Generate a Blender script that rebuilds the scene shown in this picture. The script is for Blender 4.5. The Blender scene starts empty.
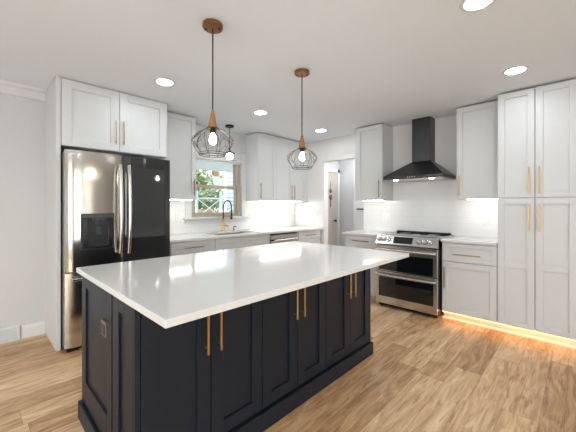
import bpy, bmesh, math, random
from mathutils import Vector, Matrix
random.seed(7)
R = math.radians
S = bpy.context.scene
COL = S.collection

# ------------------------------------------------------------------ camera
F_PX, PHI, HOR, CAM_H = 304.0, 43.95, 206.2, 1.289
cd = bpy.data.cameras.new('camera'); cam = bpy.data.objects.new('camera', cd); COL.objects.link(cam)
cd.sensor_width = 36.0; cd.sensor_fit = 'HORIZONTAL'; cd.lens = F_PX / 576 * 36.0
cd.shift_y = -(216 - HOR) / 576.0
cd.clip_start = .05
cam.location = (0, 0, CAM_H); cam.rotation_euler = (R(90), 0, R(PHI - 90))
S.camera = cam

# ------------------------------------------------------------------ world, view
w = bpy.data.worlds.new('world'); S.world = w; w.use_nodes = True
nt = w.node_tree; bg = nt.nodes['Background']
sky = nt.nodes.new('ShaderNodeTexSky'); sky.sky_type = 'NISHITA'; sky.sun_disc = False
sky.sun_elevation = R(38); sky.sun_rotation = R(200); sky.air_density = 1.6; sky.dust_density = 4.0
cl = nt.nodes.new('ShaderNodeMix'); cl.data_type = 'RGBA'; cl.inputs[0].default_value = .88; cl.inputs[7].default_value = (.88, .95, 1, 1)
nt.links.new(sky.outputs[0], cl.inputs[6]); nt.links.new(cl.outputs[2], bg.inputs[0]); bg.inputs[1].default_value = 1.6
S.view_settings.view_transform = 'Standard'; S.view_settings.look = 'None'
S.view_settings.gamma = 1; S.view_settings.use_curve_mapping = False
S.view_settings.exposure = 0.66

def area(name, loc, rot, sx, sy, power, col=(1, 1, 1)):
    l = bpy.data.lights.new(name, 'AREA'); l.shape = 'RECTANGLE'; l.size = sx; l.size_y = sy
    l.energy = power; l.color = col
    o = bpy.data.objects.new(name, l); COL.objects.link(o); o.location = loc; o.rotation_euler = rot
    return o
# area lamps added for daylight, in the unseen window openings behind the camera
area('daylight_front', (.78, -3.12, 1.35), (R(90), 0, 0), .60, 1.5, 12, (.82, .93, 1))
area('streak_lamp', (1.87, -3.12, 1.30), (R(90), 0, 0), .09, 1.8, 3, (1, .98, .94))  # lamp added in the slit to draw a bright streak on the refrigerator
area('daylight_left', (-3.12, 1.0, 1.25), (R(90), 0, R(-90)), 2.6, 2.0, 20, (.84, .93, 1))
area('daylight_front_wide', (-1.7, -3.12, 1.25), (R(90), 0, 0), 1.6, 2.0, 26, (.84, .93, 1))
area('hall_fill', (4.9, 2.4, 2.40), (0, 0, 0), .9, 1.6, 22, (.96, .98, 1))  # added ceiling lamp that brightens the hall
LENS_E = 66.0      # recessed light lenses
BULB_E = 55.0      # pendant bulbs
UC_E = 20.0        # under-cabinet bars
TOE_E = 7.5       # toe-kick strip

# ------------------------------------------------------------------ materials
def mat(name, col=(.8, .8, .8), rough=.5, metal=0.0, **k):
    m = bpy.data.materials.new(name); m.use_nodes = True
    b = m.node_tree.nodes['Principled BSDF']
    b.inputs['Base Color'].default_value = (*col, 1); b.inputs['Roughness'].default_value = rough
    b.inputs['Metallic'].default_value = metal
    for a, v in k.items():
        b.inputs[a.replace('_', ' ')].default_value = v
    return m
def N(m, t, **k):
    n = m.node_tree.nodes.new(t)
    for a, v in k.items(): setattr(n, a, v)
    return n
def L(m, a, b): m.node_tree.links.new(a, b)
def BS(m): return m.node_tree.nodes['Principled BSDF']
def noise_tint(m, c1, c2, scale, stretch=(1, 1, 1), bump=0.0, detail=4):
    tc = N(m, 'ShaderNodeTexCoord'); mp = N(m, 'ShaderNodeMapping'); mp.inputs['Scale'].default_value = stretch
    no = N(m, 'ShaderNodeTexNoise'); no.inputs['Scale'].default_value = scale; no.inputs['Detail'].default_value = detail
    mx = N(m, 'ShaderNodeMix', data_type='RGBA')
    mx.inputs[6].default_value = (*c1, 1); mx.inputs[7].default_value = (*c2, 1)
    L(m, tc.outputs['Object'], mp.inputs[0]); L(m, mp.outputs[0], no.inputs[0])
    L(m, no.outputs[0], mx.inputs[0]); L(m, mx.outputs[2], BS(m).inputs['Base Color'])
    if bump:
        bp = N(m, 'ShaderNodeBump'); bp.inputs['Strength'].default_value = bump; bp.inputs['Distance'].default_value = .01
        L(m, no.outputs[0], bp.inputs['Height']); L(m, bp.outputs[0], BS(m).inputs['Normal'])
    return m

M = {}
M['wall'] = noise_tint(mat('wall paint', rough=.75), (.62, .62, .62), (.635, .635, .635), 60, bump=.02)
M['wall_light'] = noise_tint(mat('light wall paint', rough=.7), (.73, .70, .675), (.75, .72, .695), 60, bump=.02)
M['hall'] = mat('hall paint', (.62, .63, .64), .7)
M['ceiling'] = noise_tint(mat('ceiling paint', rough=.85), (.81, .855, .905), (.83, .875, .925), 90, bump=.03)
M['trim'] = mat('white trim', (.72, .72, .72), .4)
M['cab'] = noise_tint(mat('white cabinet paint', rough=.38), (.655, .652, .645), (.67, .667, .66), 8)
M['cab_in'] = mat('cabinet carcass', (.62, .60, .58), .6)
M['navy'] = noise_tint(mat('navy paint', rough=.42, Specular_IOR_Level=.3), (.008, .012, .020), (.010, .015, .025), 10)
M['gold'] = mat('brushed brass', (.54, .345, .16), .32, 1.0)
M['gold_dk'] = mat('antique brass', (.42, .25, .10), .35, 1.0)
M['bronze'] = mat('pewter pull', (.30, .24, .17), .35, 1.0)
M['black'] = mat('matte black metal', (.012, .012, .013), .4, .3)
M['hood'] = mat('black stainless', (.075, .075, .078), .30, .85)
M['blackglass'] = mat('black glass', (.006, .007, .009), .04, 0, Specular_IOR_Level=.6)
M['fr_black'] = mat('black fridge door', (.026, .026, .026), .09, 0, Specular_IOR_Level=.55)
M['rubber'] = mat('black plastic', (.010, .010, .012), .4)
M['plastic'] = mat('white plastic', (.80, .80, .79), .35)
M['slot'] = mat('socket slots', (.10, .10, .10), .5)
M['display'] = mat('display glass', (.01, .012, .016), .08)
M['chrome'] = mat('chrome', (.80, .80, .80), .12, 1.0)
M['wire'] = mat('cage wire', (.05, .042, .038), .42, .8)
M['wood_cone'] = noise_tint(mat('walnut cone', rough=.4), (.26, .13, .05), (.40, .21, .085), 14, (1, 1, .15))
M['copper'] = mat('copper canopy', (.30, .145, .06), .28, .9)
M['vinyl'] = mat('tan window vinyl', (.52, .44, .35), .5)
def emis(name, col, e, vis=(1, 1, 1)):
    m = mat(name, vis, .4)
    BS(m).inputs['Emission Color'].default_value = (*col, 1); BS(m).inputs['Emission Strength'].default_value = e
    return m
M['lens'] = emis('lit lens', (.84, .935, 1), LENS_E)
M['bulb'] = emis('lit bulb', (1, .93, .82), BULB_E)
M['globe'] = emis('lit globe', (1, .97, .93), 5)
M['ucb'] = emis('lit under cabinet bar', (1, .95, .87), UC_E)
M['toe'] = emis('lit toe strip', (1, .38, .07), TOE_E)
M['hoodlamp'] = emis('lit hood lamp', (1, .97, .92), 14)
M['clock'] = emis('clock digits', (.6, .8, 1), 1.2)
g = mat('window glass', (1, 1, 1), 0.0, 0, Transmission_Weight=1.0, IOR=1.05); M['glass'] = g

def steel():
    m = mat('brushed stainless', (.50, .465, .42), .15, 1.0, Anisotropic=.5)
    tg = N(m, 'ShaderNodeTangent', direction_type='RADIAL', axis='Z'); L(m, tg.outputs[0], BS(m).inputs['Tangent'])
    BS(m).inputs['Anisotropic Rotation'].default_value = 0.0
    tc = N(m, 'ShaderNodeTexCoord'); mp = N(m, 'ShaderNodeMapping'); mp.inputs['Scale'].default_value = (1, 1, .22)
    no = N(m, 'ShaderNodeTexNoise'); no.inputs['Scale'].default_value = 5.5; no.inputs['Detail'].default_value = .5
    bp = N(m, 'ShaderNodeBump'); bp.inputs['Strength'].default_value = .35; bp.inputs['Distance'].default_value = .02
    L(m, tc.outputs['Object'], mp.inputs[0]); L(m, mp.outputs[0], no.inputs[0]); L(m, no.outputs[0], bp.inputs['Height'])
    L(m, bp.outputs[0], BS(m).inputs['Normal'])
    return m
M['steel'] = steel()
M['steel_flat'] = mat('stainless steel', (.62, .59, .56), .26, 1.0)

def quartz():
    m = mat('white quartz', rough=.09, Coat_Weight=.0)
    noise_tint(m, (.70, .685, .665), (.76, .745, .73), 3.0, detail=8)
    return m
M['quartz'] = quartz()

def tile():
    m = mat('glossy backsplash tile', (.82, .81, .79), .16)
    tc = N(m, 'ShaderNodeTexCoord'); sx = N(m, 'ShaderNodeSeparateXYZ'); ad = N(m, 'ShaderNodeMath', operation='ADD')
    cx = N(m, 'ShaderNodeCombineXYZ'); br = N(m, 'ShaderNodeTexBrick')
    L(m, tc.outputs['Object'], sx.inputs[0]); L(m, sx.outputs[0], ad.inputs[0]); L(m, sx.outputs[1], ad.inputs[1])
    L(m, ad.outputs[0], cx.inputs[0]); L(m, sx.outputs[2], cx.inputs[1]); L(m, cx.outputs[0], br.inputs[0])
    br.inputs['Scale'].default_value = 1.0; br.inputs['Brick Width'].default_value = .305; br.inputs['Row Height'].default_value = .0765
    br.inputs['Mortar Size'].default_value = .0018; br.inputs['Mortar Smooth'].default_value = .2
    br.inputs['Color1'].default_value = (.80, .80, .795, 1); br.inputs['Color2'].default_value = (.82, .82, .815, 1)
    br.inputs['Mortar'].default_value = (.72, .72, .715, 1)
    bp = N(m, 'ShaderNodeBump', invert=True); bp.inputs['Strength'].default_value = .3; bp.inputs['Distance'].default_value = .002
    L(m, br.outputs['Color'], BS(m).inputs['Base Color']); L(m, br.outputs['Fac'], bp.inputs['Height']); L(m, bp.outputs[0], BS(m).inputs['Normal'])
    return m
M['tile'] = tile()

def planks():
    m = mat('oak plank floor', rough=.33)
    def MT(op, a, b=None, c=None):
        n = N(m, 'ShaderNodeMath', operation=op)
        for i, v in enumerate((a, b, c)):
            if v is None: continue
            if isinstance(v, (int, float)): n.inputs[i].default_value = v
            else: L(m, v, n.inputs[i])
        return n.outputs[0]
    tc = N(m, 'ShaderNodeTexCoord'); s = N(m, 'ShaderNodeSeparateXYZ'); L(m, tc.outputs['Object'], s.inputs[0])
    x, y = s.outputs[0], s.outputs[1]
    W, LEN = .182, 1.22
    ry = MT('DIVIDE', y, W); row = MT('FLOOR', ry); fy = MT('FRACT', ry)
    w1 = N(m, 'ShaderNodeTexWhiteNoise', noise_dimensions='1D'); L(m, row, w1.inputs['W'])
    px = MT('ADD', MT('DIVIDE', x, LEN), MT('MULTIPLY', w1.outputs[0], 7.3)); pid = MT('FLOOR', px); fx = MT('FRACT', px)
    cb = N(m, 'ShaderNodeCombineXYZ'); L(m, row, cb.inputs[0]); L(m, pid, cb.inputs[1])
    wn = N(m, 'ShaderNodeTexWhiteNoise', noise_dimensions='2D'); L(m, cb.outputs[0], wn.inputs[0])
    # grain, shifted per plank
    off = MT('MULTIPLY', wn.outputs[0], 37.0)
    gc = N(m, 'ShaderNodeCombineXYZ'); L(m, MT('MULTIPLY', x, 1.0), gc.inputs[0]); L(m, MT('MULTIPLY', y, 6.0), gc.inputs[1]); L(m, off, gc.inputs[2])
    n1 = N(m, 'ShaderNodeTexNoise'); n1.inputs['Scale'].default_value = 2.6; n1.inputs['Detail'].default_value = 9; n1.inputs['Roughness'].default_value = .62; n1.inputs['Distortion'].default_value = 1.2
    L(m, gc.outputs[0], n1.inputs[0])
    gc2 = N(m, 'ShaderNodeCombineXYZ'); L(m, MT('MULTIPLY', x, 3.0), gc2.inputs[0]); L(m, MT('MULTIPLY', y, 60), gc2.inputs[1]); L(m, off, gc2.inputs[2])
    n2 = N(m, 'ShaderNodeTexNoise'); n2.inputs['Scale'].default_value = 1.6; n2.inputs['Detail'].default_value = 4
    L(m, gc2.outputs[0], n2.inputs[0])
    t = MT('ADD', MT('MULTIPLY', n1.outputs[0], .80), MT('MULTIPLY', n2.outputs[0], .25))
    t = MT('ADD', t, MT('MULTIPLY', MT('SUBTRACT', wn.outputs[0], .5), .26))
    cr = N(m, 'ShaderNodeValToRGB'); L(m, t, cr.inputs[0])
    e = cr.color_ramp.elements
    e[0].position = .27; e[0].color = (.27, .135, .055, 1)
    e[1].position = .76; e[1].color = (.86, .64, .41, 1)
    q = e.new(.44); q.color = (.50, .295, .145, 1)
    q = e.new(.56); q.color = (.67, .435, .24, 1)
    gc3 = N(m, 'ShaderNodeCombineXYZ'); L(m, MT('MULTIPLY', x, .9), gc3.inputs[0]); L(m, MT('MULTIPLY', y, 9.0), gc3.inputs[1]); L(m, MT('ADD', off, 11.0), gc3.inputs[2])
    n3 = N(m, 'ShaderNodeTexNoise'); n3.inputs['Scale'].default_value = 3.2; n3.inputs['Detail'].default_value = 6; n3.inputs['Distortion'].default_value = 2.0
    L(m, gc3.outputs[0], n3.inputs[0])
    r3 = N(m, 'ShaderNodeValToRGB'); L(m, n3.outputs[0], r3.inputs[0]); r3.color_ramp.elements[0].position = .30; r3.color_ramp.elements[0].color = (.42, .33, .25, 1)
    r3.color_ramp.elements[1].position = .42; r3.color_ramp.elements[1].color = (1, 1, 1, 1)
    mc = N(m, 'ShaderNodeMix', data_type='RGBA', blend_type='MULTIPLY'); mc.inputs[0].default_value = .6
    L(m, cr.outputs[0], mc.inputs[6]); L(m, r3.outputs[0], mc.inputs[7])
    # seams
    d1 = MT('MULTIPLY', MT('MINIMUM', fy, MT('SUBTRACT', 1, fy)), W); d2 = MT('MULTIPLY', MT('MINIMUM', fx, MT('SUBTRACT', 1, fx)), LEN)
    seam = MT('LESS_THAN', MT('MINIMUM', d1, d2), .0012)
    mx = N(m, 'ShaderNodeMix', data_type='RGBA', blend_type='MULTIPLY'); mx.inputs[7].default_value = (.5, .44, .38, 1)
    L(m, seam, mx.inputs[0]); L(m, mc.outputs[2], mx.inputs[6]); L(m, mx.outputs[2], BS(m).inputs['Base Color'])
    bp = N(m, 'ShaderNodeBump'); bp.inputs['Strength'].default_value = .12; bp.inputs['Distance'].default_value = .003
    L(m, n2.outputs[0], bp.inputs['Height']); L(m, bp.outputs[0], BS(m).inputs['Normal'])
    return m
M['floor'] = planks()
M['leaf'] = noise_tint(mat('foliage', rough=.7), (.03, .065, .02), (.13, .22, .08), 9, bump=.6)
M['leaf2'] = noise_tint(mat('pale foliage', rough=.7), (.12, .18, .08), (.30, .36, .22), 7, bump=.6)
M['bark'] = noise_tint(mat('bark', rough=.9), (.10, .07, .05), (.2, .15, .11), 12, (1, 1, .2))
M['siding'] = mat('blue grey siding', (.30, .36, .44), .7)
M['roof'] = noise_tint(mat('shingles', rough=.9), (.16, .18, .17), (.26, .28, .26), 30)
M['ext_white'] = mat('exterior white paint', (.80, .82, .82), .5)
M['fence'] = noise_tint(mat('fence boards', rough=.8), (.30, .22, .15), (.42, .33, .24), 14, (1, 1, .1))
M['lawn'] = noise_tint(mat('lawn', rough=.9), (.07, .16, .04), (.14, .25, .07), 20)

# ------------------------------------------------------------------ mesh helpers
class MB:
    def __init__(s): s.b = bmesh.new()
    def box(s, x0, x1, y0, y1, z0, z1, bev=0.0, seg=1):
        vs = [s.b.verts.new((x, y, z)) for x in (x0, x1) for y in (y0, y1) for z in (z0, z1)]
        fs = [(0, 1, 3, 2), (4, 6, 7, 5), (0, 4, 5, 1), (2, 3, 7, 6), (0, 2, 6, 4), (1, 5, 7, 3)]
        F = [s.b.faces.new([vs[i] for i in f]) for f in fs]
        if bev:
            es = {e for f in F for e in f.edges}
            bmesh.ops.bevel(s.b, geom=list(es), offset=bev, segments=seg, affect='EDGES', profile=.5)
        return s
    def prism(s, pts, a, b, axis='z'):
        def P(p, t): return {'z': (p[0], p[1], t), 'y': (p[0], t, p[1]), 'x': (t, p[0], p[1])}[axis]
        A = [s.b.verts.new(P(p, a)) for p in pts]; B = [s.b.verts.new(P(p, b)) for p in pts]
        n = len(pts); s.b.faces.new(A); s.b.faces.new(B[::-1])
        for i in range(n): s.b.faces.new((A[i], B[i], B[(i + 1) % n], A[(i + 1) % n]))
        return s
    def tube(s, pts, r, seg=8, closed=False):
        pts = [Vector(p) for p in pts]; n = len(pts); rings = []
        rr = r if isinstance(r, (list, tuple)) else [r] * n
        prev = None
        for i, p in enumerate(pts):
            if closed: t = pts[(i + 1) % n] - pts[i - 1]
            else: t = pts[min(i + 1, n - 1)] - pts[max(i - 1, 0)]
            t.normalize()
            if prev is None:
                u = t.cross(Vector((0, 0, 1)) if abs(t.z) < .9 else Vector((1, 0, 0))).normalized()
            else:
                u = (prev - t * prev.dot(t)).normalized()
            prev = u; v = t.cross(u)
            rings.append([s.b.verts.new(p + (u * math.cos(6.28318 * k / seg) + v * math.sin(6.28318 * k / seg)) * rr[i]) for k in range(seg)])
        m = n if closed else n - 1
        for i in range(m):
            A, B = rings[i], rings[(i + 1) % n]
            for k in range(seg): s.b.faces.new((A[k], A[(k + 1) % seg], B[(k + 1) % seg], B[k]))
        if not closed: s.b.faces.new(rings[0][::-1]); s.b.faces.new(rings[-1])
        return s
    def lathe(s, prof, c=(0, 0, 0), seg=32, axis='z'):
        rings = []
        def P(r, h, a):
            x, y = r * math.cos(a), r * math.sin(a)
            q = {'z': (x, y, h), 'y': (x, h, y), 'x': (h, x, y)}[axis]
            return (q[0] + c[0], q[1] + c[1], q[2] + c[2])
        for r, h in prof:
            if r < 1e-6: rings.append([s.b.verts.new(P(0, h, 0))])
            else: rings.append([s.b.verts.new(P(r, h, 6.283185 * k / seg)) for k in range(seg)])
        for A, B in zip(rings, rings[1:]):
            for k in range(seg):
                k2 = (k + 1) % seg
                if len(A) == 1 and len(B) == 1: continue
                if len(A) == 1: s.b.faces.new((A[0], B[k], B[k2]))
                elif len(B) == 1: s.b.faces.new((A[k], A[k2], B[0]))
                else: s.b.faces.new((A[k], A[k2], B[k2], B[k]))
        for rg, rev in ((rings[0], False), (rings[-1], True)):
            if len(rg) > 1: s.b.faces.new(rg[::-1] if not rev else rg)
        return s
    def build(s, name, m, parent=None, smooth=False, loc=None):
        bmesh.ops.recalc_face_normals(s.b, faces=s.b.faces[:])
        me = bpy.data.meshes.new(name); s.b.to_mesh(me); s.b.free()
        ms = m if isinstance(m, list) else [m]
        for q in ms: me.materials.append(q)
        if smooth:
            for p in me.polygons: p.use_smooth = True
            try: me.set_sharp_from_angle(angle=R(40))
            except Exception: pass
        o = bpy.data.objects.new(name, me); COL.objects.link(o)
        if parent: o.parent = parent
        if loc: o.location = loc
        return o
def tag(o, label, cat, group=None):
    o['label'] = label; o['category'] = cat
    if group: o['group'] = group
    return o
def thing(name, label, cat, loc=(0, 0, 0), rz=0, group=None):
    o = bpy.data.objects.new(name, None); COL.objects.link(o); o.location = loc; o.rotation_euler = (0, 0, rz)
    o.empty_display_size = .1
    return tag(o, label, cat, group)
def struct(o): o['kind'] = 'structure'; return o
def kids(o): return [c for c in bpy.data.objects if c.parent == o]
def copy_tree(o, parent=None):
    ch = kids(o); c = o.copy(); COL.objects.link(c); c.parent = parent
    for k in ch: copy_tree(k, c)
    return c

# ------------------------------------------------------------------ dimensions
H = 2.45; XR = 4.26; YW = 3.925; XC = 3.745
DW0, DW1, DWZ = 2.455, 3.235, 2.07        # doorway in the right wall
X0, Y0 = -3.2, -3.2

# ------------------------------------------------------------------ structure
struct(MB().box(X0 - .15, 6.0, Y0 - .15, YW + .14, -.12, 0).build('floor', M['floor']))
struct(MB().box(X0 - .15, 6.0, Y0 - .15, YW + .14, H, H + .12).build('ceiling', M['ceiling']))
# wall with the sink window (far wall)
WX0, WX1, WZ0, WZ1 = 2.12, 2.985, 1.13, 2.03
wb = MB(); Y1 = YW + .14
wb.box(X0 - .15, WX0, YW, Y1, 0, H); wb.box(WX1, 6.0, YW, Y1, 0, H); wb.box(WX0, WX1, YW, Y1, 0, WZ0); wb.box(WX0, WX1, YW, Y1, WZ1, H)
struct(wb.build('wall_back', M['wall']))
wr = MB(); X1 = XR + .12
wr.box(XR, X1, Y0 - .15, DW0, 0, H); wr.box(XR, X1, DW1, YW, 0, H); wr.box(XR, X1, DW0, DW1, DWZ, H)
struct(wr.build('wall_right', M['wall_light']))
# left wall with a wide patio opening, front wall with two window openings and an added narrow slit (behind the camera)
wl = MB()
wl.box(X0 - .15, X0, Y0 - .15, -.35, 0, H); wl.box(X0 - .15, X0, 2.35, YW, 0, H); wl.box(X0 - .15, X0, -.35, 2.35, 2.28, H); wl.box(X0 - .15, X0, -.35, 2.35, 0, .2)
struct(wl.build('wall_left', M['wall']))
wf = MB()
for a, b in ((X0, -2.55), (-.85, .42), (1.14, 1.78), (1.96, XR)): wf.box(a, b, Y0 - .15, Y0, 0, H)
wf.box(-2.55, -.85, Y0 - .15, Y0, 2.28, H); wf.box(-2.55, -.85, Y0 - .15, Y0, 0, .2)
wf.box(.42, 1.14, Y0 - .15, Y0, 2.15, H); wf.box(.42, 1.14, Y0 - .15, Y0, 0, .55); wf.box(1.78, 1.96, Y0 - .15, Y0, 2.28, H); wf.box(1.78, 1.96, Y0 - .15, Y0, 0, .3)
struct(wf.build('wall_front', M['wall']))
# window frames behind the camera
def plain_window(name, a, b, z0, z1, along, t=.05, mid=True):
    r = bpy.data.objects.new(name, None); COL.objects.link(r); struct(r)
    m = MB(); c = (a + b) / 2
    def B(p, q, zz0, zz1, d=.03):
        if along == 'x': m.box(p, q, Y0 - .09 - d, Y0 - .09 + d, zz0, zz1)
        else: m.box(X0 - .09 - d, X0 - .09 + d, p, q, zz0, zz1)
    B(a, a + t, z0, z1); B(b - t, b, z0, z1); (B(c - .03, c + .03, z0, z1) if mid else None); B(a, b, z0, z0 + t); B(a, b, z1 - t, z1)
    m.build('window_frame', M['trim'], r)
    m = MB()
    if along == 'x': m.box(a + t, b - t, Y0 - .093, Y0 - .087, z0 + t, z1 - t)
    else: m.box(X0 - .093, X0 - .087, a + t, b - t, z0 + t, z1 - t)
    m.build('pane', M['glass'], r)
plain_window('window_2', .42, 1.14, .55, 2.15, 'x'); plain_window('streak_window', 1.78, 1.96, .3, 2.28, 'x', .03, False); plain_window('window_3', -2.55, -.85, .2, 2.28, 'x'); plain_window('window_4', -.35, 2.35, .2, 2.28, 'y')  # narrow slit window added for the bright streak reflected in the refrigerator door

# hall beyond the doorway
hw = MB().box(5.45, 5.57, .9, YW, 0, H)
struct(hw.build('wall_hall', M['hall']))
struct(MB().box(X1, 5.45, .9, 1.0, 0, H).build('wall_hall_end', M['hall']))
struct(MB().box(X1, 5.45, 3.71, YW, 0, H).build('wall_hall_side', M['hall']))
# hall door on that side wall
d = bpy.data.objects.new('door_1', None); COL.objects.link(d); struct(d)
m = MB(); yy = 3.705
m.box(4.60, 4.66, yy - .03, yy, 0, 2.06, .003); m.box(5.32, 5.40, yy - .03, yy, 0, 2.06, .003); m.box(4.60, 5.40, yy - .03, yy, 1.99, 2.06, .003)
m.build('casing', M['trim'], d)
m = MB(); m.box(4.67, 5.31, yy - .016, yy - .002, .01, 1.985)
for z0_, z1_ in ((.12, .80), (.95, 1.85)):
    m.box(4.76, 5.22, yy - .022, yy - .016, z0_, z1_, .004)
m.build('door_panel', mat('taupe door paint', (.52, .46, .42), .5), d)
MB().lathe([(0, -.05), (.022, -.045), (.028, -.03), (.02, -.015), (.01, 0), (.01, .035), (0, .035)], (5.17, yy - .05, .99), 16, 'y').build('door_knob', M['black'], d, True)
wz = thing('hanging_ornament', 'narrow grey ornament hanging on the hall door', 'ornament', (5.06, yy - .035, 1.45))
m = MB(); m.lathe([(.0, -.004), (.04, -.004), (.045, 0), (.04, .004), (0, .004)], (0, 0, .15), 20, 'y').lathe([(.0, -.004), (.05, -.004), (.055, 0), (.05, .004), (0, .004)], (0, 0, .02), 20, 'y')
m.tube([(0, 0, .19), (0, 0, .34)], .004, 6); m.build('disc', M['slot'], wz, True)
MB().tube([(0, 0, -.035), (0, 0, -.18)], .007, 6).build('tassel', M['slot'], wz)
# pale tall appliance with a dark bar handle further down the hall
hf = thing('hall_cabinet', 'pale tall cabinet with a dark bar handle seen through the doorway', 'cabinet', (5.08, 3.14, 0))
MB().box(0, .35, -.6, 0, 0, 1.95, .004).build('body', M['wall'], hf)
MB().box(-.02, -.002, -.595, -.005, .05, 1.94, .004).build('door', M['hall'], hf)
hh = MB(); hh.tube([(-.06, -.10, 1.235), (-.06, -.42, 1.235)], .014, 8); hh.tube([(-.02, -.14, 1.235), (-.06, -.14, 1.235)], .008, 6); hh.tube([(-.02, -.38, 1.235), (-.06, -.38, 1.235)], .008, 6)
hh.build('handle', M['black'], hf, True)

# crown and baseboards on the far wall left of the refrigerator
m = MB(); m.prism([(YW, H), (YW - .085, H), (YW - .08, H - .018), (YW - .05, H - .035), (YW - .028, H - .075), (YW - .018, H - .095), (YW, H - .10)], X0, .512, 'x')
struct(m.build('trim_1', M['trim']))
def base_profile(y): return [(y, 0), (y - .018, 0), (y - .018, .10), (y - .010, .125), (y, .13)]
struct(MB().prism(base_profile(YW), .330, .512, 'x').build('baseboard_back', M['trim']))
struct(MB().prism(base_profile(YW), X0, -.30, 'x').build('baseboard_back_left', M['trim']))
v = thing('wall_register', 'white louvred air register in the wall at floor level', 'vent', (.005, YW, 0))
m = MB(); m.box(-.30, .31, -.022, -.001, .0, .018, .002); m.box(-.30, .31, -.022, -.001, .127, .145, .002); m.box(-.30, -.28, -.022, -.001, .018, .127); m.box(.29, .31, -.022, -.001, .018, .127)
m.build('frame', M['trim'], v)
m = MB(); m.box(-.28, .29, -.006, -.002, .018, .127)
for i in range(8): m.prism([(-.018, .022 + i * .013), (-.016, .021 + i * .013), (-.006, .031 + i * .013), (-.008, .032 + i * .013)], -.28, .29, 'x')
m.build('louvres', mat('louvre paint', (.72, .74, .74), .5), v)

# ------------------------------------------------------------------ sink window
win = bpy.data.objects.new('window_1', None); COL.objects.link(win); struct(win)
m = MB()
m.box(WX0 - .095, WX0, YW - .02, YW - .001, WZ0 - .02, WZ1 + .09, .003); m.box(WX1, WX1 + .095, YW - .02, YW - .001, WZ0 - .02, WZ1 + .09, .003)
m.box(WX0, WX1, YW - .02, YW - .001, WZ1, WZ1 + .09, .003)
m.box(WX0 - .1, WX1 + .1, YW - .02, YW - .001, WZ0 - .085, WZ0 - .03, .003)
m.build('casing', M['trim'], win)
MB().box(WX0 - .125, WX1 + .125, YW - .055, YW + .04, WZ0 - .028, WZ0 - .001, .005).build('window_sill', M['trim'], win)
m = MB(); t = .045
m.box(WX0 + .001, WX0 + t, YW + .02, YW + .12, WZ0 + .001, WZ1 - .001); m.box(WX1 - t - .015, WX1 - .001, YW + .02, YW + .12, WZ0 + .001, WZ1 - .001)
m.box(WX0 + t, WX1 - t, YW + .02, YW + .12, WZ1 - .03, WZ1 - .001); m.box(WX0 + t, WX1 - t, YW + .02, YW + .12, WZ0 + .001, WZ0 + .03)
m.build('window_frame', M['vinyl'], win)
m = MB(); a, b = WX0 + t, WX1 - t - .015
m.box(a, b, YW + .04, YW + .075, 1.56, 1.60, .003); m.box(a, b, YW + .04, YW + .075, WZ0 + .03, WZ0 + .065, .003); m.box(a, a + .03, YW + .04, YW + .075, WZ0 + .06, 1.56); m.box(b - .03, b, YW + .04, YW + .075, WZ0 + .06, 1.56)
m.build('lower_sash', M['vinyl'], win)
m = MB(); m.box(a, a + .02, YW + .08, YW + .11, 1.58, WZ1 - .03); m.box(b - .02, b, YW + .08, YW + .11, 1.58, WZ1 - .03); m.box(a, b, YW + .08, YW + .11, 1.575, 1.605)
m.build('upper_sash', M['vinyl'], win)
MB().box(a + .03, b - .03, YW + .055, YW + .060, WZ0 + .065, 1.56).build('lower_pane', M['glass'], win)
MB().box(a + .02, b - .02, YW + .093, YW + .098, 1.605, WZ1 - .03).build('upper_pane', M['glass'], win)
sh = thing('window_shade', 'white roller shade cassette across the top of the sink window', 'window shade', (WX0, YW, 1.965))
MB().box(.004, WX1 - WX0 - .004 + .0, -.05, .018, 0, .085, .006).build('cassette', M['trim'], sh)
MB().box(.02, WX1 - WX0 - .02, -.012, -.006, -.022, -.001, .001).build('fabric', M['plastic'], sh)
MB().box(.60, .74, -.0515, -.0505, .030, .036).build('maker_plate', M['slot'], sh)

# ------------------------------------------------------------------ kitchen cabinetry
RZ = -math.pi / 2       # cabinets on the right wall: local x runs toward the camera, local y into the wall
def shaker(mb, x0, x1, z0, z1, yf, fw=.06, rails=(), th=.02, rec=.013, bev=.0015):
    yb = yf + th
    mb.box(x0, x0 + fw, yf, yb, z0, z1, bev); mb.box(x1 - fw, x1, yf, yb, z0, z1, bev)
    mb.box(x0 + fw, x1 - fw, yf, yb, z0, z0 + fw, bev); mb.box(x0 + fw, x1 - fw, yf, yb, z1 - fw, z1, bev)
    for r0, r1 in rails: mb.box(x0 + fw, x1 - fw, yf, yb, r0, r1, bev)
    mb.box(x0 + fw - .002, x1 - fw + .002, yf + rec, yb - .002, z0 + fw - .002, z1 - fw + .002)
    return mb
def pull(parent, x, z, L_, vert, yf, m, w_=.011, name='handle'):
    b = MB(); y0 = yf - .034; y1 = y0 + w_
    if vert:
        b.box(x - w_ / 2, x + w_ / 2, y0, y1, z, z + L_, .002)
        for zz in (z + .03, z + L_ - .03): b.tube([(x, y1 - .001, zz), (x, yf, zz)], .005, 8)
    else:
        b.box(x, x + L_, y0, y1, z - w_ / 2, z + w_ / 2, .002)
        for xx in (x + .03, x + L_ - .03): b.tube([(xx, y1 - .001, z), (xx, yf, z)], .005, 8)
    return b.build(name, m, parent)
def carcass(parent, x0, x1, y0, y1, z0, z1, toe=False):
    b = MB(); b.box(x0, x1, y0, y1, z0, z1)
    o = b.build('body', M['cab'], parent)
    return o
TB = .085   # toe-kick height
M['gold_p'] = mat('pale brass', (.55, .42, .24), .3, 1.0)
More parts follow.
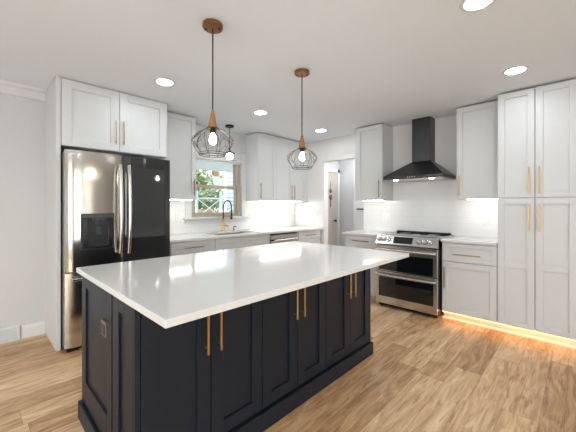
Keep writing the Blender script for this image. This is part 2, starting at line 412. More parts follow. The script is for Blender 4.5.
# --- far wall, local x = world x
def base_unit(name, label, loc, rz, width, depth, layout, hm, group=None, ztop=.882, btop=None):
    """layout: list of (kind, x0, x1, z0, z1, handle) with handle None | ('h'|'v', x, z, length)"""
    t = thing(name, label, 'cabinet', loc, rz, group)
    carcass(t, 0, width, .021, depth, TB, btop or ztop)
    if btop: MB().box(0, width, .021, .05, btop, ztop).build('front_rail', M['cab'], t)
    MB().box(0, width, .075, .09, 0.0, TB).build('toe_kick', M['cab'], t)
    for kind, x0, x1, z0, z1, hd in layout:
        fw = .045 if kind == 'drawer' else .06
        d_ = shaker(MB(), x0, x1, z0, z1, 0, fw).build(kind, M['cab'], t)
        if hd: pull(d_, hd[1], hd[2], hd[3], hd[0] == 'v', 0, hm)
    return t
YB = 3.285
base_unit('base_cabinet', 'white drawer base cabinet between the refrigerator and the sink cabinet', (1.50, YB, 0), 0, .60, .635,
          [('drawer', .035, .597, .745, .872, ('h', .18, .807, .25)), ('drawer', .035, .597, .42, .74, ('h', .18, .66, .25)), ('drawer', .035, .597, TB, .415, ('h', .18, .33, .25))], M['bronze'])
base_unit('sink_base_cabinet', 'white sink base cabinet with two false drawer fronts under the window', (2.103, YB, 0), 0, .921, .635,
          [('false_front', .003, .459, .745, .872, None), ('false_front', .462, .918, .745, .872, None), ('door', .003, .459, TB, .74, ('v', .43, .56, .16)), ('door', .462, .918, TB, .74, ('v', .49, .56, .16))], M['bronze'], btop=.65)
base_unit('base_cabinet', 'white corner base cabinet right of the dishwasher', (3.64, YB, 0), 0, .615, .635,
          [('drawer', .02, .57, .745, .872, ('h', .17, .807, .25)), ('door', .02, .57, TB, .74, ('v', .06, .5, .2))], M['bronze'])
# dishwasher
dw = thing('dishwasher', 'stainless steel dishwasher with a pocket handle in the window wall run', 'dishwasher', (3.03, YB, 0))
MB().box(.004, .600, .02, .60, .02, .875).build('body', M['rubber'], dw)
MB().box(.005, .599, -.012, .018, .10, .77, .004).build('door', M['steel_flat'], dw)
MB().box(.005, .599, -.012, .018, .795, .858, .004).build('control_panel', M['steel_flat'], dw)
b = MB(); b.tube([(.05, -.045, .782), (.55, -.045, .782)], .011, 10); b.tube([(.07, -.012, .782), (.07, -.045, .782)], .008); b.tube([(.53, -.012, .782), (.53, -.045, .782)], .008)
b.build('handle', M['steel_flat'], dw, True)
MB().box(.01, .594, .05, .065, .0, .09).build('toe_kick', M['rubber'], dw)

# worktop of the far wall with a sink cut-out
SX0, SX1, SY0, SY1 = 2.22, 2.88, 3.40, 3.80
ct = MB(); z0, z1 = .884, .914
ct.box(1.497, SX0, 3.258, YW - .001, z0, z1, .002); ct.box(SX1, XR - .001, 3.258, YW - .001, z0, z1, .002)
ct.box(SX0, SX1, 3.258, SY0, z0, z1, .002); ct.box(SX0, SX1, SY1, YW - .001, z0, z1, .002)
tag(ct.build('countertop', M['quartz']), 'white quartz worktop running under the window from refrigerator to corner', 'countertop')
sk = MB()
sk.box(SX0 - .01, SX1 + .01, SY0 - .01, SY1 + .01, .66, .672); sk.box(SX0 - .012, SX0, SY0, SY1, .672, .883); sk.box(SX1, SX1 + .012, SY0, SY1, .672, .883)
sk.box(SX0, SX1, SY0 - .012, SY0, .672, .883); sk.box(SX0, SX1, SY1, SY1 + .012, .672, .883)
tag(sk.build('kitchen_sink', M['steel_flat']), 'stainless undermount sink set in the worktop below the window', 'sink')
# faucet
FX, FY = 2.60, 3.85
M['gold_f'] = mat('polished brass', (.74, .50, .24), .25, 1.0)
fa = thing('kitchen_faucet', 'brass and black spring-neck faucet standing behind the sink', 'faucet', (FX, FY, .914))
b = MB(); b.lathe([(0, 0), (.030, 0), (.030, .008), (.024, .012), (.020, .02), (.019, .17), (.015, .18), (0, .18)], seg=20); b.build('base', M['gold_f'], fa, True)
b = MB(); b.tube([(.018, 0, .085), (.055, -.005, .085)], .011, 10); b.tube([(.055, -.005, .085), (.062, -.01, .075), (.075, -.03, .07)], .006, 8); b.build('lever', M['gold_dk'], fa, True)
arc = [(0, 0, .17), (0, 0, .24), (0, 0, .34)]
for k in range(1, 10):
    an = math.pi * k / 10; arc.append((.066 - .066 * math.cos(an), -.02 * math.sin(an / 2), .36 + .10 * math.sin(an)))
arc += [(.132, -.022, .34), (.132, -.022, .29)]
b = MB(); b.tube(arc, .0085, 10)
# spring coils
for i in range(len(arc) - 1):
    p, q = Vector(arc[i]), Vector(arc[i + 1]); n = max(1, int((q - p).length / .012))
    for k in range(n):
        c = p.lerp(q, (k + .5) / n); dd = (q - p).normalized() * .002
        b.tube([c - dd, c + dd], .0115, 8)
b.build('spring_neck', M['black'], fa, True)
b = MB(); b.lathe([(0, 0), (.017, 0), (.017, .03), (.013, .06), (.011, .12), (0, .12)], (.132, -.022, .175), 16); b.build('spray_head', M['black'], fa, True)
b = MB(); b.tube([(0, 0, .215), (.12, -.02, .215)], .005, 8); b.tube([(.132 + .014 * math.cos(k), -.022 + .014 * math.sin(k), .215) for k in [i * .6283 for i in range(10)]], .003, 6, True); b.build('spray_holder', M['gold_f'], fa, True)
so = thing('soap_dispenser', 'small dark soap dispenser beside the faucet', 'soap dispenser', (2.80, FY + .01, .914))
MB().lathe([(0, 0), (.018, 0), (.018, .006), (.012, .01), (.011, .045), (.008, .05), (.008, .065), (0, .065)], seg=16).build('body', M['gold_dk'], so, True)
MB().tube([(0, 0, .06), (0, -.01, .068), (0, -.07, .062)], .006, 8).build('spout', M['black'], so, True)

# upper cabinets
ZU = 1.372
def upper_unit(name, label, loc, rz, width, depth, z0, z1, doors, hm, ub=None, fw=.06):
    t = thing(name, label, 'cabinet', loc, rz)
    MB().box(0, width, .021, depth, z0, z1).build('body', M['cab'], t)
    for x0, x1, hd in doors:
        d_ = shaker(MB(), x0, x1, z0 + .002, z1 - .002, 0, fw).build('door', M['cab'], t)
        if hd: pull(d_, hd[0], hd[1], hd[2], True, 0, hm)
    if ub:
        MB().box(ub[0], ub[1], ub[2], ub[2] + .03, z0 - .008, z0 - .001).build('light_bar', M['ucb'], t)['label'] = 'glowing under-cabinet light bar'
    return t
upper_unit('wall_cabinet', 'tall white wall cabinet between the refrigerator and the window', (1.55, 3.595, 0), 0, .463, .329, ZU, 2.432, [(.003, .460, (.425, 1.43, .20))], M['bronze'], (.03, .43, .05))
upper_unit('wall_cabinet', 'three-door white wall cabinet right of the window', (3.065, 3.595, 0), 0, 1.13, .329, ZU, 2.432,
           [(.003, .382, (.035, 1.41, .24)), (.389, .767, (.735, 1.41, .24)), (.774, 1.127, (.805, 1.41, .24))], M['gold_dk'], (.10, 1.05, .05))
MB().box(4.197, XR - .001, 3.60, 3.622, ZU, 2.432).build('filler', M['cab'], bpy.data.objects['wall_cabinet.001']).matrix_parent_inverse = Matrix.Translation((-3.065, -3.595, 0))
# refrigerator surround
pn = MB().box(.513, .547, 3.352, YW - .001, 0, H - .002, .0015).build('end_panel', M['cab'])
tag(pn, 'full-height white end panel on the left of the refrigerator', 'panel')
upper_unit('over_fridge_cabinet', 'white two-door cabinet above the refrigerator', (.549, 3.352, 0), 0, .982, .572, 1.838, 2.443,
           [(.003, .477, (.444, 1.905, .24)), (.483, .965, (.516, 1.905, .24))], M['gold_p'], None, .078)

# --- refrigerator
fr = thing('refrigerator', 'french door refrigerator, left door stainless with dispenser, right door black glass', 'refrigerator', (.556, 3.2, 0))
FW = .936
MB().box(.004, FW - .004, .075, .715, .035, 1.775, .004).build('body', mat('fridge side', (.30, .30, .30), .4, .5), fr)
def bowed(x0, x1, z0, z1, bulge=.014, back=.07, n=14, hole=None, hx=None):
    b = MB(); pts = []
    for i in range(n + 1):
        u = i / n; x = x0 + (x1 - x0) * u
        e = min(u, 1 - u) * (x1 - x0); rnd = .012 * (1 - min(1, e / .012)) ** 2
        pts.append((x, -bulge * (1 - (2 * u - 1) ** 2) + rnd + bulge))
    pts += [(x1, back), (x0, back)]
    b.prism(pts, z0, z1, 'z'); return b
fd = bowed(.0, .466, .712, 1.785).build('left_door', M['steel'], fr, True)
b = MB(); b.box(.111, .379, -.003, .004, .893, 1.222, .003); b.build('dispenser_frame', M['rubber'], fd)['label'] = 'black dispenser surround'
b = MB(); b.box(.122, .368, -.006, -.004, 1.185, 1.214); b.build('dispenser_display', mat('dispenser band', (.06, .06, .062), .3), fd)
b = MB(); b.box(.125, .165, -.010, -.0035, .91, 1.18, .002); b.box(.325, .365, -.010, -.0035, .91, 1.18, .002); b.box(.165, .325, -.012, -.0035, .905, .925, .002); b.build('dispenser_bezel', mat('dispenser side', (.012, .013, .016), .2), fd)
b = MB(); b.lathe([(0, 0), (.022, 0), (.026, .03), (.03, .05), (0, .05)], (.245, -.016, 1.12), 16); b.box(.225, .265, -.022, -.004, 1.03, 1.11, .006); b.box(.20, .29, -.02, -.003, 1.15, 1.18, .004); b.build('dispenser_nozzle', mat('nozzle', (.05, .055, .065), .3), fd, True)
rd = bowed(.470, FW, .712, 1.785).build('right_door', M['fr_black'], fr, True)
rd['label'] = 'glossy black glass door'
MB().box(.535, .862, -.0035, .002, .972, 1.675, .001).build('glass_panel', mat('see-through door glass', (.038, .041, .042), .05, 0, Specular_IOR_Level=.7), rd)
dr = bowed(.0, FW, .045, .700).build('freezer_drawer', M['steel'], fr, True)
def fhandle(parent, x, z0, z1, sgn):
    b = MB(); pts = []; n = 14
    for i in range(n + 1):
        u = i / n; bow = math.sin(math.pi * u)
        pts.append((x + sgn * .000, -.028 - .036 * bow ** .6, z0 + (z1 - z0) * u))
    b.tube(pts, .0165, 12)
    b.tube([(x, .004, z0 + .012), (x, -.030, z0 + .012)], .013, 10); b.tube([(x, .004, z1 - .012), (x, -.030, z1 - .012)], .013, 10)
    b.build('handle', M['steel_flat'], parent, True)
fhandle(fd, .425, .84, 1.685, 1); fhandle(rd, .502, .835, 1.685, 1)
for dd, zz in ((dr, .648),):
    b = MB(); b.box(.035, FW - .035, -.056, -.030, zz - .012, zz + .014, .006, 2); b.box(.06, .09, -.035, .006, zz - .01, zz + .01); b.box(FW - .09, FW - .06, -.035, .006, zz - .01, zz + .01)
    b.build('handle', M['steel_flat'], dd)
b = MB(); b.box(.02, .10, .05, .60, 0, .04); b.box(FW - .10, FW - .02, .05, .60, 0, .04); b.box(.02, FW - .02, .06, .075, .012, .05); b.build('foot_grille', M['rubber'], fr)
MB().box(.03, .07, .006 - .009, .010, 1.745, 1.757).build('badge', M['chrome'], fd)

# --- right wall cabinetry (local frame: x -> -Y, y -> +X)
DEP = XR - XC
def RW(y): return y
# pantry
pt = thing('pantry_cabinet', 'tall white pantry with four shaker doors at the right end of the room', 'cabinet', (XC, .620, 0), RZ)
PW = .604
MB().box(0, PW, .021, DEP - .001, TB, 2.432).build('body', M['cab'], pt)
MB().box(0, PW, .06, .075, 0, TB).build('toe_kick', M['cab'], pt)
for (x0, x1, hx) in ((.003, .2985, .256), (.3055, .601, .335)):
    d_ = shaker(MB(), x0, x1, TB, 1.368, 0, .058, rails=((.675, .735),)).build('door', M['cab'], pt); pull(d_, hx, 1.048, .265, True, 0, M['gold'])
    d_ = shaker(MB(), x0, x1, 1.374, 2.430, 0, .058).build('door', M['cab'], pt); pull(d_, hx, 1.410, .26, True, 0, M['gold'])
# base right of range
br = base_unit('base_cabinet', 'white one-drawer base cabinet between the range and the pantry', (XC, 1.156, 0), RZ, .534, DEP - .001,
          [('drawer', .006, .531, .668, .872, ('h', .125, .752, .265)), ('door', .006, .531, TB, .662, ('v', .035, .36, .245))], M['gold'])
bl = base_unit('base_cabinet', 'short white base cabinet between the doorway and the range', (XC, 2.46, 0), RZ, .525, DEP - .001,
          [('drawer', .003, .515, .745, .872, ('h', .13, .808, .26)), ('door', .003, .515, TB, .74, ('v', .46, .47, .245))], M['bronze'])
def ctop(y0, y1, label):
    tag(MB().box(XC - .028, XR - .001, y0, y1, .884, .914, .002).build('countertop', M['quartz']), label, 'countertop')
ctop(.622, 1.158, 'small white quartz worktop between the range and the pantry')
ctop(1.933, 2.495, 'small white quartz worktop left of the range beside the doorway')
upper_unit('wall_cabinet', 'single-door white wall cabinet between the range hood and the pantry', (3.93, 1.052, 0), RZ, .430, .329, ZU, 2.432, [(.003, .427, (.035, 1.41, .235))], M['gold'], (.09, .42, .10))
upper_unit('wall_cabinet', 'single-door white wall cabinet left of the range hood', (3.93, 2.425, 0), RZ, .448, .329, ZU, 2.432, [(.040, .445, (.405, 1.41, .235))], M['gold_dk'], (.12, .42, .06))
# toe-kick light strip and lit shoe moulding under the base cabinet and pantry
tag(MB().box(XC + .012, XC + .030, .03, 1.15, TB - .007, TB - .001).build('toe_kick_light', M['toe']), 'warm orange light strip glowing below the cabinets by the pantry', 'light strip')
struct(MB().prism([(XC + .059, 0), (XC + .030, 0), (XC + .034, .012), (XC + .046, .020), (XC + .059, .022)], .016, 1.155, 'y').build('trim_2', M['trim']))

# --- range
RY0, RY1 = 1.166, 1.926; RX = 3.640
rg = thing('range_oven', 'stainless double-oven range with black glass doors under the hood', 'oven', (RX, RY1, 0), RZ)
RW_ = RY1 - RY0
MB().box(.002, RW_ - .002, .045, .60, .035, .90).build('body', M['rubber'], rg)
for x in (.05, RW_ - .05):
    for y in (.08, .55): MB().lathe([(0, 0), (.018, 0), (.018, .036), (0, .036)], (x, y, 0), 12).build('foot', M['rubber'], rg)
def oven_door(z0, z1, wz0, wz1, hz):
    d_ = MB().box(.004, RW_ - .004, .0, .040, z0, z1, .004).build('oven_door', M['steel_flat'], rg)
    MB().box(.045, RW_ - .045, -.004, .002, wz0, wz1, .001).build('window', M['blackglass'], d_)
    b = MB(); pts = []
    for i in range(15):
        u = i / 14; pts.append((.012 + (RW_ - .024) * u, -.030 - .030 * math.sin(math.pi * u) ** .6, hz))
    b.tube(pts, .014, 10)
    b.tube([(.026, 0, hz), (.026, -.040, hz)], .013, 10); b.tube([(RW_ - .026, 0, hz), (RW_ - .026, -.040, hz)], .013, 10)
    b.build('handle', M['steel_flat'], d_, True)
oven_door(.052, .462, .145, .395, .425)
oven_door(.470, .795, .482, .690, .745)
b = MB(); b.prism([(.0, .805), (-.010, .815), (.055, .918), (.12, .918), (.12, .805)], .002, RW_ - .002, 'x')
cp = b.build('control_panel', M['steel_flat'], rg)
# knobs on the sloped panel
nrm = Vector((0, -.85, .53)).normalized()
def onslope(x, t): return Vector((x, -.010 + .065 * t, .815 + .103 * t))
def knob(x):
    c = onslope(x, .5); b = MB()
    b.tube([c - nrm * .002, c + nrm * .006, c + nrm * .0065, c + nrm * .030, c + nrm * .033], [.026, .026, .020, .018, .014], 16)
    k_ = b.build('knob', M['chrome'], rg, True)
    MB().tube([c - nrm * .003, c + nrm * .004], .031, 20).build('knob_shade', M['rubber'], k_)  # black disc standing in for the dark shadow round the knob
for x in (.045, .105, .165, .545, .610, .675): knob(x)
b = MB(); p0, p1 = onslope(.235, .18), onslope(.46, .85)
q = [onslope(.235, .15), onslope(.47, .15), onslope(.47, .88), onslope(.235, .88)]
A = [b.b.verts.new(v_ + nrm * .0025) for v_ in q]; B = [b.b.verts.new(v_ - nrm * .002) for v_ in q]
b.b.faces.new(A); b.b.faces.new(B[::-1])
for i in range(4): b.b.faces.new((A[i], B[i], B[(i + 1) % 4], A[(i + 1) % 4]))
b.build('display', M['display'], rg)
MB().box(.02, RW_ - .02, .055, .075, .012, .05).build('kick_plate', M['rubber'], rg)
MB().box(.006, RW_ - .006, .122, .612, .902, .922, .002).build('cooktop', M['blackglass'], rg)
for xa in (.0, RW_ - .014): MB().box(xa, xa + .014, .12, .612, .9, .925, .002).build('side_trim', M['steel_flat'], rg)
b = MB(); b.box(.03, RW_ - .03, .565, .605, .922, .945, .004)
b.build('rear_vent', M['rubber'], rg)
burner = mat('burner print', (.16, .16, .17), .3)
for cx_, cy_, r_ in ((.19, .26, .10), (.19, .47, .075), (.57, .26, .11), (.57, .47, .075), (.38, .37, .055)):
    MB().lathe([(r_ - .002, 0), (r_, 0), (r_, .0006), (r_ - .002, .0006)], (cx_, cy_, .9221), 32).build('burner_ring', burner, rg)

# --- range hood
hd = thing('range_hood', 'black pyramid chimney hood on the wall above the range', 'range hood', (XR, 1.512, 0))
hx0 = 3.757 - XR; hw_ = .370
b = MB(); b.box(hx0, -.001, -hw_, hw_, 1.632, 1.672, .003)
b.build('rim', M['hood'], hd)
b = MB(); t0 = [(hx0, -hw_), (-.001, -hw_), (-.001, hw_), (hx0, hw_)]; cw = .122; t1 = [(-.185, -cw), (-.001, -cw), (-.001, cw), (-.185, cw)]
A = [b.b.verts.new((*p, 1.672)) for p in t0]; B = [b.b.verts.new((*p, 1.875)) for p in t1]
b.b.faces.new(A); b.b.faces.new(B[::-1])
for i in range(4): b.b.faces.new((A[i], B[i], B[(i + 1) % 4], A[(i + 1) % 4]))
b.build('canopy', M['hood'], hd)
MB().box(-.180, -.001, -.117, .117, 1.875, H - .002, .002).build('chimney', M['hood'], hd)
MB().box(hx0 + .02, -.03, -hw_ + .02, hw_ - .02, 1.626, 1.632).build('filter', M['steel_flat'], hd)
for yy in (-.22, .22):
    MB().lathe([(0, 0), (.028, 0), (.028, .006), (0, .006)], (hx0 + .06, yy, 1.619), 20).build('lamp', M['hoodlamp'], hd)
b = MB()
for k in range(4): b.box(hx0 - .002, hx0, -.05 + k * .028, -.036 + k * .028, 1.646, 1.658)
b.build('buttons', M['chrome'], hd)

# --- backsplash (structure surfaces on the walls)
m = MB()
m.box(1.50, WX0 - .097, YW - .008, YW - .001, .915, ZU)
m.box(WX1 + .097, XR - .001, YW - .008, YW - .001, .915, ZU - .001)
m.box(WX0 - .097, WX1 + .097, YW - .008, YW - .001, .915, WZ0 - .087)
struct(m.build('wall_back_tile', M['tile']))
m = MB()
m.box(XR - .008, XR - .001, DW1 + .002, YW - .009, .915, ZU - .001)
m.box(XR - .008, XR - .001, .622, DW0 - .002, .915, ZU - .001)
m.box(XR - .008, XR - .001, 1.056, 1.974, ZU - .001, 1.625)
struct(m.build('wall_right_tile', M['tile']))
# taller beige tile fields beside the chimney
m = MB(); m.box(XR - .006, XR - .001, 1.056, 1.974, 1.68, H - .001)
struct(m.build('wall_right_panel', M['wall_light']))

# --- outlets
def outlet(label, loc, rz, w_, h_, kind='duplex', m_=None, z=None):
    t = thing('wall_outlet' if kind == 'duplex' else 'light_switch', label, 'outlet' if kind == 'duplex' else 'switch', loc, rz)
    MB().box(-w_ / 2, w_ / 2, -.007, 0, -h_ / 2, h_ / 2, .002).build('plate', m_ or M['plastic'], t)
    n = max(1, round(w_ / .05)) if w_ > .09 else 1
    for i in range(n):
        cx_ = (i - (n - 1) / 2) * .046
        if kind == 'duplex' or (kind == 'combo' and i == 0):
            for dz in (-.021, .021):
                sc = MB().box(cx_ - .015, cx_ + .015, -.009, -.0069, dz - .014, dz + .014, .002).build('socket', M['plastic'], t)
                for sx_ in (-.0065, .0065): MB().box(cx_ + sx_ - .0012, cx_ + sx_ + .0012, -.0098, -.0088, dz - .005, dz + .006).build('slot', M['slot'], sc)
        else:
            MB().box(cx_ - .016, cx_ + .016, -.011, -.007, -.033, .033, .002).build('rocker', m_ or M['plastic'], t)
    return t
YO = YW - .0085; XO = XR - .0085
outlet('double white switch and outlet plate left of the sink window', (1.945, YO, 1.148), 0, .116, .115, 'combo')
outlet('wide white switch plate right of the sink window', (3.205, YO, 1.12), 0, .165, .115, 'combo')
outlet('small white outlet on the tile above the dishwasher', (3.90, YO, 1.10), 0, .072, .115)
outlet('white outlet on the short tiled wall beside the doorway', (XO, 3.37, 1.20), RZ, .116, .115, 'combo')
outlet('white double plate on the tile left of the range', (XO, 2.075, 1.125), RZ, .116, .115, 'combo')
outlet('white outlet on the tile between range and pantry', (XO, .812, 1.12), RZ, .085, .115)

# ------------------------------------------------------------------ island
isl = thing('kitchen_island', 'dark navy kitchen island with six shaker doors and brass pulls', 'island', (0, 0, 0))
IX0, IX1, IY0, IY1 = .462, 2.410, 1.322, 2.188
MB().box(IX0 + .021, IX1 - .021, IY0 + .021, IY1 - .021, .0, .883).build('body', M['navy'], isl)
m = MB()
# plinth (base moulding) round the foot
m.box(IX0 - .018, IX1 + .018, IY0 - .018, IY0 + .02, 0, .105, .004); m.box(IX0 - .018, IX1 + .018, IY1 - .02, IY1 + .018, 0, .105, .004)
m.box(IX0 - .018, IX0 + .02, IY0 + .02, IY1 - .02, 0, .105, .004); m.box(IX1 - .02, IX1 + .018, IY0 + .02, IY1 - .02, 0, .105, .004)
m.build('plinth', M['navy'], isl)
MB().box(IX0, .484, IY0, IY0 + .021, .108, .883, .001).build('corner_post', M['navy'], isl); MB().box(IX1 - .016, IX1, IY0, IY0 + .021, .108, .883, .001).build('corner_post', M['navy'], isl)
ds = [(.488, .819), (.824, 1.157), (1.162, 1.459), (1.464, 1.762), (1.767, 2.077), (2.082, 2.391)]
hxs = [.789, .862, 1.428, 1.500, 2.046, 2.118]
for (a, b_), hx_ in zip(ds, hxs):
    d_ = shaker(MB(), a, b_, .118, .876, IY0, .072).build('door', M['navy'], isl)
    pull(d_, hx_, .570, .265, True, IY0, M['gold'])
# left side: two framed panels, built in a turned frame
def side_panel(ya, yb, x, sgn, fws, z0=.112, z1=.881):
    b = MB(); f0, f1, fr_ = fws
    xa, xb = (x, x + .02) if sgn < 0 else (x - .02, x)
    b.box(xa, xb, ya, ya + f0, z0, z1, .0015); b.box(xa, xb, yb - f1, yb, z0, z1, .0015)
    b.box(xa, xb, ya + f0, yb - f1, z0, z0 + fr_, .0015); b.box(xa, xb, ya + f0, yb - f1, z1 - .075, z1, .0015)
    if sgn < 0: b.box(x + .010, x + .018, ya + f0 - .002, yb - f1 + .002, z0 + fr_ - .002, z1 - .073)
    else: b.box(x - .018, x - .010, ya + f0 - .002, yb - f1 + .002, z0 + fr_ - .002, z1 - .073)
    return b.build('side_panel', M['navy'], isl)
side_panel(1.622, IY1, IX0, -1, (.075, .085, .135)); side_panel(IY0 + .022, 1.606, IX0, -1, (.10, .085, .135))
side_panel(1.622, IY1, IX1, 1, (.075, .085, .135)); side_panel(IY0 + .022, 1.606, IX1, 1, (.075, .085, .135))
for a, b_ in ((.49, 1.10), (1.11, 1.75), (1.76, 2.37)):
    m = MB(); yb = IY1
    m.box(a, a + .06, yb - .02, yb, .118, .876, .0015); m.box(b_ - .06, b_, yb - .02, yb, .118, .876, .0015); m.box(a + .06, b_ - .06, yb - .02, yb, .118, .19, .0015); m.box(a + .06, b_ - .06, yb - .02, yb, .80, .876, .0015); m.box(a + .058, b_ - .058, yb - .02, yb - .01, .188, .802)
    m.build('back_panel', M['navy'], isl)
ctp = MB().box(.439, 2.412, .984, 2.222, .885, .914, .003, 2).build('island_countertop', M['quartz'])
tag(ctp, 'large white quartz slab topping the navy island', 'countertop')
io = thing('island_outlet', 'dark outlet on the left end panel of the navy island', 'outlet', (IX0 + .010, 1.755, .665), -math.pi / 2)
io.rotation_euler = (0, 0, -math.pi / 2)
MB().box(-.040, .040, -.010, 0, -.040, .040, .003).build('plate', mat('bronze plate', (.20, .17, .16), .3, .6), io)
MB().box(-.028, .028, -.013, -.010, -.028, .022, .002).build('socket', mat('socket face', (.015, .012, .012), .3), io)

# ------------------------------------------------------------------ ceiling lights
def recessed(label, x, y, r=.088):
    t = thing('recessed_light', label, 'ceiling light', (x, y, H), 0, 'recessed ceiling lights')
    MB().lathe([(r - .018, -.001), (r - .018, -.005), (r + .002, -.006), (r + .006, -.001)], seg=40).build('trim_ring', M['trim'], t, True)
    MB().lathe([(0, -.003), (r - .019, -.003), (r - .019, -.001), (0, -.001)], seg=40).build('lens', M['lens'], t)
recessed('recessed light in front of the refrigerator cabinet, leftmost in the photo', 1.245, 2.80)
recessed('recessed light between the two cage pendants, above the sink run', 2.48, 2.86)
recessed('recessed light beyond the right cage pendant, near the doorway', 3.70, 2.87)
recessed('recessed light nearest the top of the pantry', 3.22, .405)
recessed('recessed light cut by the top edge of the photo', 1.99, .42)
for x, y in ((.2, -.1), (-1.5, 1.4), (-1.5, -1.4), (.9, -1.8), (2.8, -1.6), (-1.2, 2.9)):
    recessed('recessed light behind the camera', x, y)

# ------------------------------------------------------------------ cage pendants
def pendant(label, x, y):
    t = thing('pendant_light', label, 'pendant light', (x, y, 0), 0, 'wire cage pendants over the island')
    b = MB(); b.lathe([(0, H - .001), (.062, H - .001), (.064, H - .006), (.064, H - .026), (.060, H - .030), (0, H - .030)], seg=36); cn = b.build('canopy', M['copper'], t, True)
    for s_ in (-1, 1): MB().lathe([(0, 0), (.006, 0), (.007, .008), (0, .008)], (.030 * s_, .030 * -s_, H - .038), 10).build('screw', M['black'], cn)
    MB().tube([(0, 0, H - .03), (0, 0, 1.90)], .0045, 8).build('cord', M['black'], t)
    MB().lathe([(0, 1.903), (.006, 1.903), (.009, 1.895), (.030, 1.792), (.031, 1.786), (0, 1.786)], seg=28).build('cone', M['wood_cone'], t, True)
    prof = [(.036, 1.784), (.060, 1.770), (.100, 1.748), (.124, 1.726), (.131, 1.706), (.127, 1.686), (.108, 1.655), (.086, 1.624), (.080, 1.615)]
    b = MB(); n = 10
    for k in range(n):
        a = 6.28318 * k / n
        b.tube([(r * math.cos(a), r * math.sin(a), z) for r, z in prof], .0014, 5)
    def ring(r, z, th): b.tube([(r * math.cos(6.28318 * k / 36), r * math.sin(6.28318 * k / 36), z) for k in range(36)], th, 6, True)
    ring(.036, 1.784, .003); ring(.086, 1.626, .0022); ring(.080, 1.614, .0028)
    # faceted zigzag between the struts
    for lo, hi, rl, rh in ((1.650, 1.706, .105, .131), (1.706, 1.760, .131, .079)):
        zz = []
        for k in range(2 * n):
            a = 6.28318 * (k / (2 * n)); up = k % 2
            zz.append(((rh if up else rl) * math.cos(a), (rh if up else rl) * math.sin(a), hi if up else lo))
        b.tube(zz, .0012, 5, True)
    b.build('cage', M['wire'], t, True)
    MB().lathe([(0, 1.785), (.018, 1.785), (.018, 1.752), (0, 1.752)], seg=20).build('socket', M['black'], t, True)
    MB().lathe([(0, 1.751), (.011, 1.751), (.013, 1.740), (.021, 1.718), (.023, 1.704), (.018, 1.690), (.009, 1.683), (0, 1.681)], seg=24).build('bulb', M['bulb'], t, True)
pendant('wire cage pendant hanging over the refrigerator end of the island', 1.062, 1.690)
pendant('wire cage pendant hanging over the range end of the island', 1.965, 1.727)
mp_ = thing('sink_pendant', 'tiny black pendant with a glowing globe above the sink', 'pendant light', (2.565, 3.64, .0))
MB().lathe([(0, H - .001), (.062, H - .001), (.062, H - .020), (.056, H - .026), (0, H - .026)], seg=30).build('canopy', M['black'], mp_, True)
MB().tube([(0, 0, H - .02), (0, 0, 2.10)], .005, 8).build('rod', M['black'], mp_, True)
MB().lathe([(0, 2.115), (.012, 2.115), (.016, 2.085), (.05, 2.065), (.075, 2.055), (.075, 2.047), (0, 2.047)], seg=30).build('cap', M['black'], mp_, True)
MB().lathe([(0, 2.046), (.030, 2.046), (.046, 2.03), (.051, 2.005), (.046, 1.98), (.028, 1.962), (0, 1.956)], seg=28).build('globe', M['globe'], mp_, True)

# ------------------------------------------------------------------ outside the sink window
struct(MB().box(-8, 22, YW + .15, 34, -.55, -.45).build('ground', M['lawn']))
m = MB(); m.box(-.5, 7.0, YW + .15, 7.6, -.14, -.02); struct(m.build('floor_porch', M['ext_white']))
m = MB(); m.box(.2, 7.4, YW + .15, 7.7, 2.44, 2.50)
for k in range(13): m.box(.2, 7.4, YW + .35 + k * .26, YW + .37 + k * .26, 2.425, 2.44)
struct(m.build('ceiling_porch', M['ext_white']))
struct(MB().box(.2, 7.4, 7.42, 7.6, 2.30, 2.439).build('trim_3', M['ext_white']))
rl = thing('porch_railing', 'white crossbuck porch railing outside the sink window', 'railing', (0, 7.3, -.02))
xs = [2.6, 3.35, 4.10, 4.85, 5.6]
for x in xs: MB().box(x - .03, x + .03, -.03, .03, 0, 1.72, .004).build('post', M['ext_white'], rl)
MB().box(2.0, 5.9, -.025, .025, 1.50, 1.545).build('top_rail', M['ext_white'], rl)
MB().box(2.0, 5.9, -.02, .02, .98, 1.02).build('bottom_rail', M['ext_white'], rl)
for x0_, x1_ in zip(xs, xs[1:]):
    m = MB(); m.tube([(x0_ + .03, 0, 1.02), (x1_ - .03, 0, 1.50)], .014, 6); m.tube([(x0_ + .03, 0, 1.50), (x1_ - .03, 0, 1.02)], .014, 6); m.build('crossbuck', M['ext_white'], rl)
fn = thing('wooden_fence', 'brown board fence beyond the porch railing', 'fence', (0, 11, -.45))
m = MB()
for k in range(40): m.box(1.0 + k * .15, 1.14 + k * .15, 0, .02, 0, 1.60 + .01 * (k % 3))
m.build('boards', M['fence'], fn); MB().box(1, 7.1, .02, .06, 1.3, 1.38).build('rail', M['fence'], fn)
nh = thing('neighbour_house', 'blue grey house with lap siding at the right of the window view', 'house', (6.75, 9.95, -.45), R(-34))
m = MB(); m.box(0, 4, 0, 3, 0, 4.6)
for k in range(30): m.prism([(0, k * .15), (-.035, k * .15), (-.005, k * .15 + .15), (0, k * .15 + .15)], 0, 4, 'x')
m.build('wall', M['siding'], nh)
MB().prism([(-.3, 4.5), (2, 6.0), (4.3, 4.5), (4.3, 4.35), (-.3, 4.35)], -.3, 3.3, 'y').build('roof', M['roof'], nh)
MB().box(.0, .10, -.06, -.02, 0, 4.6).build('corner_board', M['ext_white'], nh)
wn_ = MB().box(.5, 1.1, -.06, -.036, 1.5, 2.7).build('window', M['ext_white'], nh)
MB().box(.56, 1.04, -.065, -.06, 1.56, 2.64).build('pane', M['display'], wn_)
gh = thing('garage', 'distant shed with a green grey hipped roof behind the shrubs', 'shed', (12.0, 20.2, -.45))
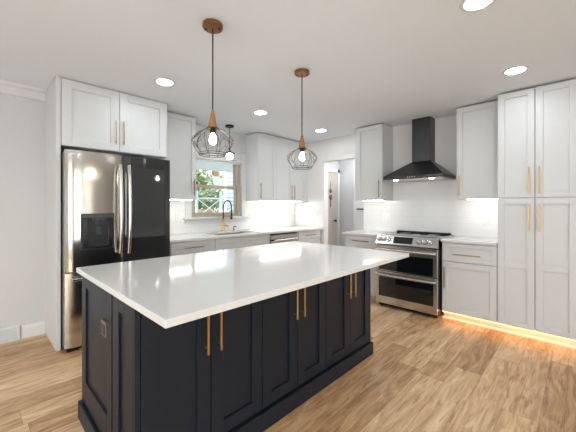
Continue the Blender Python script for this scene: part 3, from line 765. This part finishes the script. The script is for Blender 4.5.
MB().box(0, 3.0, 0, 2.6, 0, 3.2).build('wall', M['ext_white'], gh)
b = MB(); A = [b.b.verts.new(p) for p in ((-.3, -.3, 3.2), (3.3, -.3, 3.2), (3.3, 2.9, 3.2), (-.3, 2.9, 3.2))]; T = [b.b.verts.new(p) for p in ((1.3, 1.3, 4.3), (1.7, 1.3, 4.3))]
b.b.faces.new(A); b.b.faces.new((A[0], A[1], T[1], T[0])); b.b.faces.new((A[1], A[2], T[1])); b.b.faces.new((A[2], A[3], T[0], T[1])); b.b.faces.new((A[3], A[0], T[0])); b.build('roof', M['roof'], gh)
MB().box(1.5, 1.95, 1.1, 1.5, 3.9, 4.9).build('chimney', M['bark'], gh)
def tree(name, cat, label, x, y, h, r, lm, z=-.45):
    t = thing(name, label, cat, (x, y, z))
    MB().tube([(0, 0, 0), (.05, 0, h * .35), (-.03, .04, h * .7)], [.10, .08, .04], 8).build('trunk', M['bark'], t, True)
    b = MB(); rnd = random.Random(int(x * 100 + y))
    for k in range(420):
        d_ = Vector((rnd.gauss(0, 1), rnd.gauss(0, 1), rnd.gauss(0, 1))).normalized() * (r * rnd.uniform(.35, 1.0)); c = Vector((0, 0, h - .8 * r)) + Vector((d_.x, d_.y, d_.z * .8))
        s_ = r * rnd.uniform(.05, .13)
        M3 = Matrix.Rotation(rnd.uniform(0, 6), 3, 'Z') @ Matrix.Rotation(rnd.uniform(0, 3), 3, 'X')
        vs = [b.b.verts.new(c + M3 @ Vector(p) * s_) for p in ((1, 0, 0), (0, 1, .2), (-1, 0, 0), (0, -1, .2), (0, 0, .7), (0, 0, -.5))]
        for i in range(4): b.b.faces.new((vs[i], vs[(i + 1) % 4], vs[4])); b.b.faces.new((vs[(i + 1) % 4], vs[i], vs[5]))
    b.build('foliage', lm, t)
tree('garden_shrub', 'shrub', 'dense green shrub behind the white railing', 6.9, 13.2, 2.5, 1.05, M['leaf'])
tree('garden_shrub', 'shrub', 'pale green shrub between the dense shrub and the blue grey house', 9.6, 15.4, 2.9, 1.0, M['leaf2'])
tree('garden_tree', 'tree', 'tall pale tree at the far left of the window view', 10.0, 18.4, 4.6, 1.5, M['leaf2'])
tree('garden_tree', 'tree', 'distant pale tree right of the shed roof', 16.6, 24.6, 5.0, 1.7, M['leaf2'])
